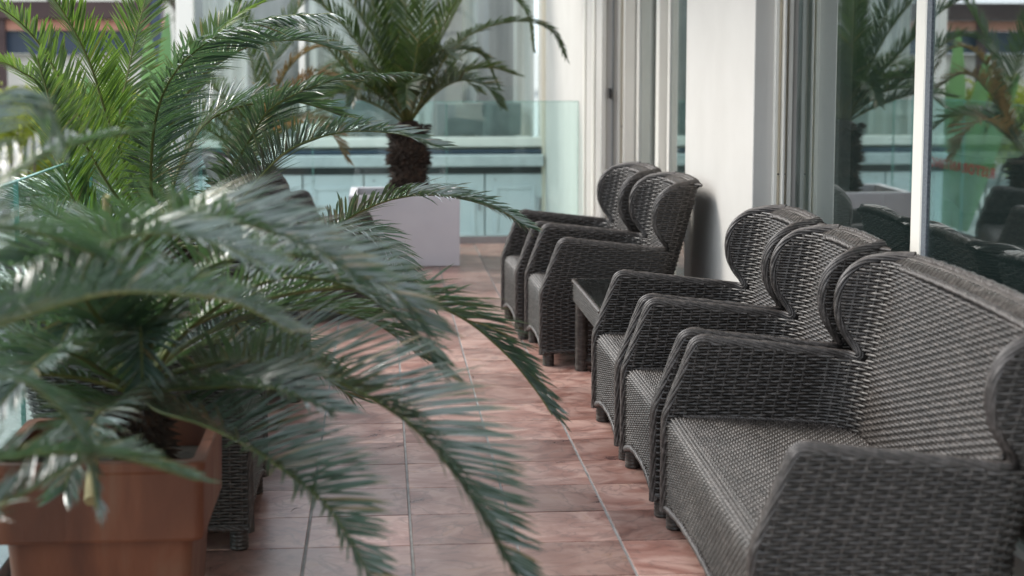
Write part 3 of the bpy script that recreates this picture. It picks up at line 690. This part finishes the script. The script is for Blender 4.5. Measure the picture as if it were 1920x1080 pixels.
tree((-13.0, 52, GZ), 1.3, 5.0, 'farthest street tree at the end of the road')
tree((-15.2, 12, GZ), 1.05, .9, 'street tree straight across the road from the terrace')
tree((-18.0, 3, GZ), 1.2, 2.2, 'street tree across the road nearest the viewer')
tree((-7.5, 64, GZ), 1.3, 4.2, 'tree closing the view down the street')
# pavilion seen at the top left, past the end of the terrace
pv = thing('street_pavilion', 'pavilion with dark timber beam and brick band down the street at top left', 'building', (-4.2, 24, GZ))
def pvp(n, mt, x0, x1, y0, y1, z0, z1, bev=.01): return boxpart(n, mt, pv, (x0+4.2, x1+4.2, y0-24, y1-24, z0-GZ, z1-GZ), bev)
pvp('wall', 'pale_render', -6.6, -3.05, 24.3, 24.6, GZ, 1.45); pvp('window_band', 'navy', -6.5, -3.1, 24.1, 24.29, 1.46, 1.78)
pvp('brick_band', 'brick_paint', -6.6, -3.05, 23.98, 24.29, 1.785, 1.94); pvp('beam', 'dark_timber', -6.9, -3.05, 23.85, 24.2, 1.945, 2.19)
for x in (-6.55, -5.3, -3.16): pvp('post', 'dark_timber', x-.07, x+.07, 23.9, 23.975, GZ, 1.944)
pvp('post', 'navy', -3.20, -3.05, 23.8, 23.845, GZ, 3.4); pvp('roof', 'dark_timber', -7.2, -2.9, 23.3, 27, 3.2, 3.4)
bd = thing('street_house', 'pale house closing the view far down the street', 'building', (-5, 75, GZ))
boxpart('wall', 'pale_render', bd, (-14, 12, 0, 8, 0, 9)); 
for i in range(8):
    for k in range(2): boxpart('window', 'navy', bd, (-12.5+i*3, -11.3+i*3, -.05, -.002, 1.6+k*3.4, 3.4+k*3.4))

# ------------------------------------------------------------------ pots
def square_pot(label, loc, h=.49, w_=.255, mat='terracotta'):
    root = thing('terracotta_pot', label, 'plant pot', loc, group='square terracotta pots')
    def ringg(prof, seg=8):
        rows = []
        for hw, z, r in prof:
            pts = []
            for q in range(4):
                cx_, cy_ = (hw-r)*(1, -1, -1, 1)[q], (hw-r)*(1, 1, -1, -1)[q]
                for a in np.linspace(q*pi/2, (q+1)*pi/2, seg): pts.append((cx_+r*cos(a), cy_+r*sin(a), z))
            rows.append(pts)
        return np.array(rows)
    b = w_
    body = [(.001, 0, .0005), (b*.77, 0, .02), (b*.78, .01, .02), (b*.86, h-.215, .035), (b*.86, h-.2, .035)]
    MB().grid(ringg(body), wrap=True).build('body', mat, root, smooth=False)
    rim = [(b*.86, h-.207, .025), (b*.965, h-.2, .028), (b*.975, h-.193, .028), (b*.985, h-.03, .03), (b, h-.022, .03), (b, h-.005, .03), (b*.988, h, .03), (b*.885, h, .025), (b*.875, h-.006, .025), (b*.83, h-.1, .025)]
    MB().grid(ringg(rim), wrap=True).build('rim', mat, root, smooth=False)
    MB().grid(ringg([(.001, h-.07, .0005), (b*.4, h-.062, .05), (b*.845, h-.075, .04)]), wrap=True).build('soil', 'soil', root, smooth=True)
    return root
square_pot('large square terracotta pot in the lower left corner', (-.70, 4.27, 0), .5, .265)
square_pot('terracotta pot behind the low table on the street side', (-.80, 6.66, 0), .49, .23)
square_pot('terracotta pot at the far left corner beyond the brown sofa', (-.85, 10.92, 0), .49, .21)
square_pot('terracotta pot just outside the picture at left, nearest of all', (-.86, 2.74, 0), .49, .21)
pl = thing('white_planter', 'big white square planter with a palm at the far end', 'planter', (.17, 11.84, 0))
m = MB()
def sqr(hw, z): return [(hw, hw, z), (-hw, hw, z), (-hw, -hw, z), (hw, -hw, z)]
W_ = .385
m.grid(np.array([sqr(W_-.02, .0), sqr(W_-.004, .006), sqr(W_, .49), sqr(W_-.004, .5), sqr(W_-.05, .5), sqr(W_-.054, .495), sqr(W_-.054, .4)]), wrap=True); m.build('body', 'planter_white', pl)
m = MB(); m.grid(np.array([sqr(.33, .43), sqr(.15, .45), sqr(.001, .455)]), wrap=True); m.build('soil', 'soil', pl)

# ------------------------------------------------------------------ cycad palms
def frond(parent, crown, ctrl, llen=.18, spacing=.0098, width=.0088, elev=24, mat='frond', sag=.10, seed=0, dry_tip=False):
    r_ = np.random.default_rng(seed+7)
    P = catmull([tuple(crown)]+[tuple(c) for c in ctrl], 14); P = resample(P, n=90)
    org = np.array(parent.location)
    T = np.gradient(P, axis=0); T /= np.linalg.norm(T, axis=1, keepdims=True)
    O = P[-1]-P[0]; O[2] = 0; O /= np.linalg.norm(O)+1e-9
    S0 = np.cross(O, [0, 0, 1.0]); S = S0-T*(T@S0)[:, None]; S /= np.linalg.norm(S, axis=1, keepdims=True); U = np.cross(S, T)
    L = np.linalg.norm(np.diff(P, axis=0), axis=1).sum()
    m = MB(); rr = np.linspace(.0085, .0022, 90); m.tube(P-org, rr, 6)
    fo = m.build('frond', 'rachis', parent, smooth=True)
    n = int(L*.84/spacing); t = np.linspace(.15, .995, n)
    V = []; Q = []; Tr = []; AG = []
    for sg in (-1, 1):
        tt = np.clip(t+r_.normal(0, .25*spacing/L, n), .08, 1); ix = tt*89
        def samp(A): return np.stack([np.interp(ix, np.arange(90), A[:, k]) for k in range(3)], 1)
        p, T_, S_, U_ = samp(P), samp(T), samp(S), samp(U)
        env = np.clip(sst(.12, .36, tt)*.8+.2, 0, 1)*(1-.62*sst(.62, 1.0, tt)); ln = llen*env*r_.uniform(.88, 1.08, n)
        ph = np.radians(32+32*tt+r_.normal(0, 4, n)); el = np.radians(elev*(1-.35*tt)+r_.normal(0, 5, n))
        d = sg*S_*np.cos(ph)[:, None]+T_*np.sin(ph)[:, None]; d = d*np.cos(el)[:, None]+U_*np.sin(el)[:, None]
        wv = T_-d*np.sum(T_*d, 1)[:, None]; wv /= np.linalg.norm(wv, axis=1, keepdims=True)+1e-9
        nv = np.cross(wv, d); nv *= np.sign(np.sum(nv*U_, 1))[:, None]
        st = np.array([0, .38, .74, 1.0]); wd = np.array([.62, 1.0, .8, .0])*width*.5
        rows = []
        for q, (a, wq) in enumerate(zip(st, wd)):
            c = p+d*(ln*a)[:, None]; c = c-nv*(sag*ln*a*a)[:, None]; c[:, 2] -= .05*ln*a*a
            if wq > 0: rows += [c-wv*wq+nv*.0012, c-nv*.0006, c+wv*wq+nv*.0012]
            else: rows += [c]
        A = np.stack(rows, 1)                                # (n, 10, 3)
        b = (np.arange(n)*10)[:, None]+sum(len(x) for x in V)
        V.append(A.reshape(-1, 3))
        ag = np.where(r_.random(n) < .05, r_.uniform(.4, 1, n), 0)[:, None]*np.ones((1, 10)); ag[:, 9] = np.maximum(ag[:, 9], r_.uniform(0, 1, n)**2); AG.append(np.clip(ag, 0, 1).ravel())
        for k in (0, 3): Q += [b+np.array([k, k+1, k+4, k+3]), b+np.array([k+1, k+2, k+5, k+4])]
        Tr += [b+np.array([6, 7, 9]), b+np.array([7, 8, 9])]
    lf = MB().add(np.concatenate(V)-org, np.concatenate(Q), np.concatenate(Tr)).build('leaflets', mat, fo, smooth=False)
    lf['kind'] = 'stuff'
    ga = lf.data.attributes.new('age', 'FLOAT', 'POINT'); ga.data.foreach_set('value', np.concatenate(AG).astype(np.float32))
    return fo
def cycad(label, crown, fronds, ground_z, n_fill=8, fill_az=(0, 360), fill_len=(.8, 1.1), trunk_r=.09, llen=.18, spacing=.0098, width=.0088, seed=0, fill_el=(25, 75), mat='frond'):
    crown = Vector(crown)
    root = thing('cycad_palm', label, 'palm', (crown.x, crown.y, ground_z), group='cycad palms in pots'); rr = random.Random(seed)
    # scaly trunk: a core with rows of leaf-base scales
    m = MB(); h = crown.z-ground_z
    core = [(.001, 0), (trunk_r*.8, 0), (trunk_r*.92, h*.3), (trunk_r, h*.6), (trunk_r*.95, h*.9), (trunk_r*.5, h+.03), (.001, h+.05)]
    m.lathe(core, 18)
    rowsn = max(4, int(h/.022))
    for k in range(rowsn):
        z = h*(k+.5)/rowsn; ns = 22
        bulge = 1+.10*sin(z*28)
        for q in range(ns):
            a = 2*pi*(q+.5*(k % 2))/ns+rr.uniform(-.08, .08); R = trunk_r*(.86+.14*sin(min(1, z/(h*.6))*pi/2))*bulge; l_ = rr.uniform(.025, .05); u_ = rr.uniform(-.01, .022)
            c0 = np.array([R*cos(a), R*sin(a), z]); n_ = np.array([cos(a), sin(a), 0]); s_ = np.array([-sin(a), cos(a), 0]); w_ = trunk_r*.15
            m.add([c0-s_*w_-n_*.01, c0+s_*w_-n_*.01, c0+n_*l_+np.array([0, 0, u_]), c0+np.array([0, 0, .02])-n_*.005], tris=[(0, 1, 2), (1, 3, 2), (3, 0, 2)])
    m.build('trunk', 'cycad_trunk', root, smooth=False)
    k = 0
    for f in fronds:
        opt = {}
        if isinstance(f[-1], dict): opt = f[-1]; f = f[:-1]
        b = crown+Vector((f[0]-crown).normalized())*.03; b.z = max(b.z, crown.z-.05)
        frond(root, b, f, **{**dict(llen=llen, spacing=spacing, width=width, seed=seed*100+k, mat=mat), **opt}); k += 1
    for i in range(n_fill):
        az = radians(fill_az[0]+(fill_az[1]-fill_az[0])*(i+rr.random()*.7)/n_fill); el = radians(rr.uniform(*fill_el)); L = rr.uniform(*fill_len)
        pts = []; p = crown.copy(); e = el
        for s_ in range(5):
            e2 = e-radians(6+13*s_*(.7+.6*rr.random()))*.55; e = e2
            p = p+Vector((cos(az)*cos(e), sin(az)*cos(e), sin(e)))*(L/5); pts.append(p.copy())
        frond(root, crown, pts, llen=llen, spacing=spacing, width=width, seed=seed*100+50+i, mat=mat)
    return root
def px(*pts): return [at(*p) for p in pts]

# palm in the terracotta pot, lower left
NC = at(265, 742, 4.27)
near = cycad('near cycad palm with long arching fronds in the terracotta pot at lower left', NC, [
    px((300, 770, 4.05), (380, 795, 3.85), (472, 841, 3.7), (586, 923, 3.55), (645, 995, 3.45), (700, 1092, 3.38))+[dict(llen=0.225, elev=42)],
    px((320, 700, 4.15), (430, 678, 4.0), (540, 686, 3.9), (640, 718, 3.8), (760, 788, 3.7), (850, 885, 3.6), (915, 985, 3.55), (965, 1075, 3.5))+[dict(llen=0.265, elev=40)],
    px((320, 640, 4.35), (430, 580, 4.4), (600, 542, 4.5), (740, 550, 4.55), (860, 592, 4.6), (945, 660, 4.6), (1000, 725, 4.6), (1036, 778, 4.6))+[dict(llen=0.225, elev=30)],
    px((235, 610, 4.0), (230, 500, 3.8), (310, 425, 3.6), (430, 415, 3.45), (560, 455, 3.35), (690, 530, 3.3))+[dict(llen=0.235, elev=30)],
    px((290, 620, 4.1), (360, 520, 3.9), (480, 478, 3.75), (600, 488, 3.65), (720, 535, 3.55), (800, 610, 3.5))+[dict(llen=0.235)],
    px((270, 650, 4.4), (300, 585, 4.5), (353, 560, 4.6), (428, 587, 4.65), (470, 664, 4.7))+[dict(llen=0.165, sag=.35)],
    px((300, 690, 4.5), (370, 650, 4.8), (470, 640, 5.0), (570, 680, 5.1), (660, 745, 5.15)),
    px((320, 730, 4.0), (420, 725, 3.8), (520, 730, 3.6), (620, 770, 3.5)),
    px((215, 610, 3.9), (150, 520, 3.7), (100, 480, 3.5), (20, 500, 3.3)),
    px((330, 640, 4.2), (430, 560, 4.15), (540, 520, 4.1), (660, 540, 4.05), (760, 610, 4.0), (830, 700, 3.95))+[dict(llen=0.215)],
    px((330, 660, 4.4), (450, 600, 4.6), (580, 580, 4.7), (700, 605, 4.75), (790, 670, 4.8))+[dict(llen=0.205)],
    px((220, 640, 3.9), (160, 560, 3.6), (170, 480, 3.4), (260, 440, 3.25), (380, 450, 3.15), (500, 500, 3.1))+[dict(llen=0.215)],
    px((200, 700, 3.9), (120, 660, 3.6), (60, 690, 3.4), (0, 760, 3.3))+[dict(llen=0.205)],
    px((230, 760, 3.9), (190, 770, 3.6), (150, 830, 3.4), (120, 920, 3.3))+[dict(llen=0.195)],
    ], .42, n_fill=9, fill_az=(70, 300), fill_len=(.6, .95), trunk_r=.06, seed=1, llen=0.225, width=.0078, spacing=.0076)
m = MB(); org = np.array(near.location)
m.tube(np.array([tuple(p) for p in px((225, 640, 4.0), (208, 500, 3.85), (199, 368, 3.75))])-org, [.011, .010, .008], 7); m.build('cut_stalk', 'stub', near, smooth=True)
m = MB(); m.tube(np.array([tuple(p) for p in px((190, 760, 4.0), (175, 860, 3.7), (172, 940, 3.6))])-org, [.012, .013, .017], 7); m.build('cut_stalk', 'stub', near, smooth=True)
scrap = MB().grid(np.array([[(0, 0, 0), (.014, .002, .003)], [(.002, .022, .004), (.016, .02, .001)]])).build('paper_scrap', 'white_paint'); scrap.location = (.875+.1, 5.42, .367)
tag(scrap, 'tiny white paper scrap on the seat of the armchair beside the sofa', 'paper scrap')
# palm whose pot stands outside the picture, its fronds reach in from the left
front = cycad('blurred cycad palm reaching into the picture from the left edge', (-.86, 2.74, .62), [
    px((-120, 640, 2.8), (0, 608, 2.85), (95, 576, 2.9), (208, 549, 2.95), (328, 551, 3.0), (441, 568, 3.05), (550, 625, 3.1))+[dict(llen=.14, elev=48)],
    px((-150, 560, 2.85), (-60, 410, 2.95), (20, 325, 3.05), (110, 280, 3.15), (190, 258, 3.25), (270, 246, 3.35))+[dict(llen=.11)],
    px((-160, 500, 2.75), (-90, 290, 2.8), (-20, 190, 2.85), (45, 165, 2.9), (95, 205, 2.95), (125, 275, 3.0))+[dict(llen=.13, sag=.4, elev=-20)],
    px((-140, 900, 2.75), (-40, 868, 2.8), (80, 850, 2.85), (220, 856, 2.9), (370, 900, 2.95))+[dict(llen=.13)],
    px((-160, 560, 2.7), (-100, 470, 2.75), (-20, 430, 2.8), (80, 440, 2.9), (180, 480, 3.0), (260, 540, 3.05))+[dict(llen=.14)],
    px((-150, 990, 2.75), (-60, 975, 2.8), (0, 948, 2.8), (80, 905, 2.85), (150, 866, 2.9), (220, 850, 2.95))+[dict(llen=.11)],
    px((-120, 720, 2.8), (0, 705, 2.82), (70, 730, 2.86), (140, 800, 2.9), (170, 880, 2.9), (182, 955, 2.9))+[dict(llen=.10, sag=.3)],
    ], .42, n_fill=6, fill_az=(120, 290), fill_len=(.5, .7), trunk_r=.07, seed=2, width=.0066, spacing=.0092)
# tall palm behind the left-hand chair
MC = Vector((-.84, 6.66, .72))
mid_ = cycad('tall cycad palm with upright fronds at upper left behind the near one', MC, [
    px((262, 370, 6.6), (205, 230, 6.5), (165, 110, 6.4), (110, 10, 6.3), (50, -60, 6.2))+[dict(mat='frond_backlit', llen=0.215)],
    px((272, 350, 6.8), (225, 240, 6.9), (243, 120, 7.0), (272, 0, 7.1), (300, -100, 7.2))+[dict(mat='frond_backlit', llen=0.2)],
    px((235, 360, 6.5), (160, 240, 6.4), (92, 112, 6.3), (50, 55, 6.2), (0, 15, 6.1), (-60, -10, 6.0))+[dict(mat='frond_backlit', llen=0.19)],
    px((220, 370, 6.3), (140, 240, 6.1), (75, 160, 5.9), (40, 135, 5.8), (0, 116, 5.75), (-70, 112, 5.7))+[dict(mat='frond_backlit', llen=0.18)],
    px((285, 380, 6.3), (289, 237, 6.1), (325, 140, 5.95), (400, 72, 5.85), (500, 35, 5.8), (620, 25, 5.7))+[dict(llen=0.245, elev=-8, sag=.25)],
    px((320, 370, 6.6), (345, 295, 6.7), (392, 226, 6.75), (470, 195, 6.8), (560, 192, 6.9), (650, 220, 7.0))+[dict(llen=0.245)],
    px((370, 410, 6.2), (411, 359, 6.0), (470, 259, 5.8), (518, 196, 5.7), (640, 146, 5.6), (770, 138, 5.5))+[dict(llen=0.205, sag=.25, elev=10)],
    px((390, 440, 6.1), (440, 389, 5.9), (500, 318, 5.75), (555, 274, 5.65), (640, 248, 5.55), (740, 250, 5.45), (820, 275, 5.4))+[dict(llen=0.215)],
    px((440, 465, 6.2), (540, 475, 6.0), (601, 443, 5.9), (673, 398, 5.8), (760, 368, 5.7), (850, 370, 5.6), (930, 392, 5.55), (985, 425, 5.5))+[dict(llen=0.205, sag=.2)],
    px((460, 465, 6.3), (570, 438, 6.2), (650, 430, 6.15), (710, 452, 6.1), (765, 508, 6.05), (800, 565, 6.0))+[dict(llen=0.205, sag=.3)],
    px((240, 430, 6.2), (150, 392, 6.0), (112, 293, 5.9), (95, 200, 5.8), (70, 110, 5.7))+[dict(mat='frond_backlit', llen=0.2)],
    px((230, 450, 6.2), (130, 420, 5.9), (60, 385, 5.7), (-20, 400, 5.6))+[dict(llen=0.215)],
    px((300, 360, 6.9), (330, 250, 7.1), (370, 120, 7.2), (430, 40, 7.3), (500, 0, 7.4))+[dict(mat='frond_backlit', llen=0.19)],
    px((300, 360, 6.5), (310, 260, 6.4), (370, 150, 6.3), (460, 90, 6.2), (560, 75, 6.15), (640, 95, 6.1))+[dict(llen=0.225)],
    ], .42, n_fill=4, fill_az=(80, 200), fill_len=(.8, 1.0), trunk_r=.1, seed=3, llen=.25, width=.009, spacing=.0088, fill_el=(20, 60))
# palm in the far left corner
FC = Vector((-.85, 10.92, .76))
cycad('cycad palm with dry brown frond tips in the far left corner', FC, [
    px((500, 215, 11.2), (540, 130, 11.1), (590, 90, 11.0), (635, 95, 10.95), (665, 135, 10.9))+[dict(mat='frond_dry', sag=.3)],
    px((490, 210, 11.2), (470, 110, 11.2), (450, 30, 11.1), (420, -60, 11.0)),
    px((500, 230, 11.1), (560, 160, 11.0), (610, 140, 10.9), (660, 165, 10.85))+[dict(mat='frond_dry')],
    px((495, 200, 11.3), (520, 90, 11.3), (570, 0, 11.3), (620, -70, 11.3)),
    px((480, 250, 11.1), (420, 180, 10.8), (370, 150, 10.6), (320, 170, 10.5)),
    px((510, 260, 11.0), (570, 230, 10.8), (620, 250, 10.7), (650, 300, 10.65))+[dict(mat='frond_dry')],
    ], .42, n_fill=9, fill_az=(40, 300), fill_len=(.8, 1.1), trunk_r=.13, seed=4, spacing=.0125, width=.0105, llen=.19, mat='frond_olive')
# palm in the white planter
WC = Vector((.205, 11.82, .97))
cycad('dark cycad palm with scaly brown trunk in the white planter', WC, [
    px((802, 165, 11.6), (850, 90, 11.45), (910, 52, 11.3), (985, 40, 11.2), (1035, 60, 11.1), (1060, 108, 11.05))+[dict(llen=.16, sag=.3)],
    px((792, 140, 11.7), (825, 60, 11.6), (870, -20, 11.5), (920, -80, 11.4)),
    px((768, 130, 11.7), (762, 30, 11.6), (752, -80, 11.5)),
    px((745, 140, 11.7), (712, 55, 11.6), (690, -30, 11.5), (660, -110, 11.4)),
    px((730, 165, 11.6), (675, 85, 11.4), (610, 15, 11.3), (540, -25, 11.2)),
    px((805, 180, 11.95), (865, 105, 12.0), (905, 105, 12.0), (935, 165, 12.0))+[dict(llen=.11, sag=.35)],
    px((785, 140, 12.0), (815, 60, 12.1), (860, 0, 12.2), (930, -20, 12.3), (985, 20, 12.3), (1000, 95, 12.3))+[dict(llen=.12)],
    px((720, 185, 11.6), (650, 130, 11.4), (600, 75, 11.3), (560, 70, 11.2), (520, 110, 11.1)),
    px((775, 140, 11.5), (790, 40, 11.3), (800, -60, 11.2)),
    px((745, 150, 11.9), (725, 60, 12.0), (730, -40, 12.1)),
    px((710, 200, 11.6), (640, 175, 11.4), (590, 185, 11.3)),
    px((800, 130, 11.8), (850, 30, 11.8), (900, -60, 11.8)),
    px((735, 150, 11.7), (695, 60, 11.6), (640, -20, 11.5), (600, -60, 11.4)),
    ], .45, n_fill=14, fill_az=(0, 360), fill_len=(.8, 1.05), trunk_r=.132, seed=5, spacing=.0115, width=.0105, fill_el=(48, 82), llen=.21, mat='frond_olive')
# broad-leaved plant and yellow-green shrub beyond the balustrade
bp = thing('broad_leaf_plant', 'broad-leaved green plant standing beyond the balustrade at upper left', 'plant', (-2.2, 16.2, GZ))
def blade(root, base, tip, wid, bend, n=9):
    b, t_ = np.array(base, float), np.array(tip, float); d = t_-b; side = np.cross(d, [0, 1, .3]); side /= np.linalg.norm(side); f = np.linspace(0, 1, n)
    c = b+np.outer(f, d); c[:, 2] += bend*np.sin(f*pi); ww = wid*np.sin(np.clip(f*.92+.06, 0, 1)*pi)**.7
    G = np.stack([c-side*ww[:, None]+np.array([0, 0, .02]), c, c+side*ww[:, None]+np.array([0, 0, .02])], 1); m = MB().grid(G); m.build('leaf', 'broad_leaf', root, smooth=True)
for k, (dx, dy, h, wd) in enumerate(((.0, 0, 2.05, .10), (.28, .1, 1.9, .09), (-.35, .1, 1.8, .1), (-.6, -.1, 1.6, .09), (.35, -.2, 1.6, .09), (-.2, -.3, 1.5, .09), (.15, .3, 2.2, .09))):
    blade(bp, (dx*.2, dy*.2, .0), (dx, dy, h), wd, .12)
for k, (lx, ly, r_, lab) in enumerate(((-2.9, 17.2, .55, 'yellow-green shrub beyond the balustrade, in front of the pavilion'), (-3.7, 18.0, .6, 'left-hand yellow-green shrub down the street below the pavilion'))):
    s_ = thing('shrub', lab, 'shrub', (lx, ly, GZ), group='shrubs down the street')
    m = MB()
    for q in range(6): m.tube([(0, 0, 0), (.2*cos(q), .2*sin(q), .6), (.4*cos(q), .4*sin(q), 1.1)], [.02, .015, .006], 5)
    m.build('stem', 'bark', s_)
    V, Q = leaf_cloud(2200, r_, (0, 0, 1.05), .055, 1.0, 14); MB().add(V, Q).build('foliage', 'shrub_leaf', s_)
for (x_, y_, rz, lab) in ((545, 962, .6, 'small dry curled leaflet on the tiles in front of the dark left armchair'), (888, 712, 1.3, 'dark fallen leaflet lying in the joint in the middle of the floor')):
    d = rt*((x_-CX)/F)+upv*((CY-y_)/F)+fw; p = Vector((0, 0, CH))+d*(-CH/d.z)
    f = np.linspace(0, 1, 6); c = np.stack([f*.05, .008*np.sin(f*3), .003+.006*np.sin(f*pi)], -1); w3 = .003*np.sin(np.clip(f, .05, .97)*pi)
    o = MB().grid(np.stack([c-np.outer(w3, [0, 1, 0]), c, c+np.outer(w3, [0, 1, .3])], 1)).build('fallen_leaflet', 'dark_timber', smooth=True); o.location = (p.x, p.y, .001); o.rotation_euler = (0, 0, rz); tag(o, lab, 'leaf', 'fallen leaflets')
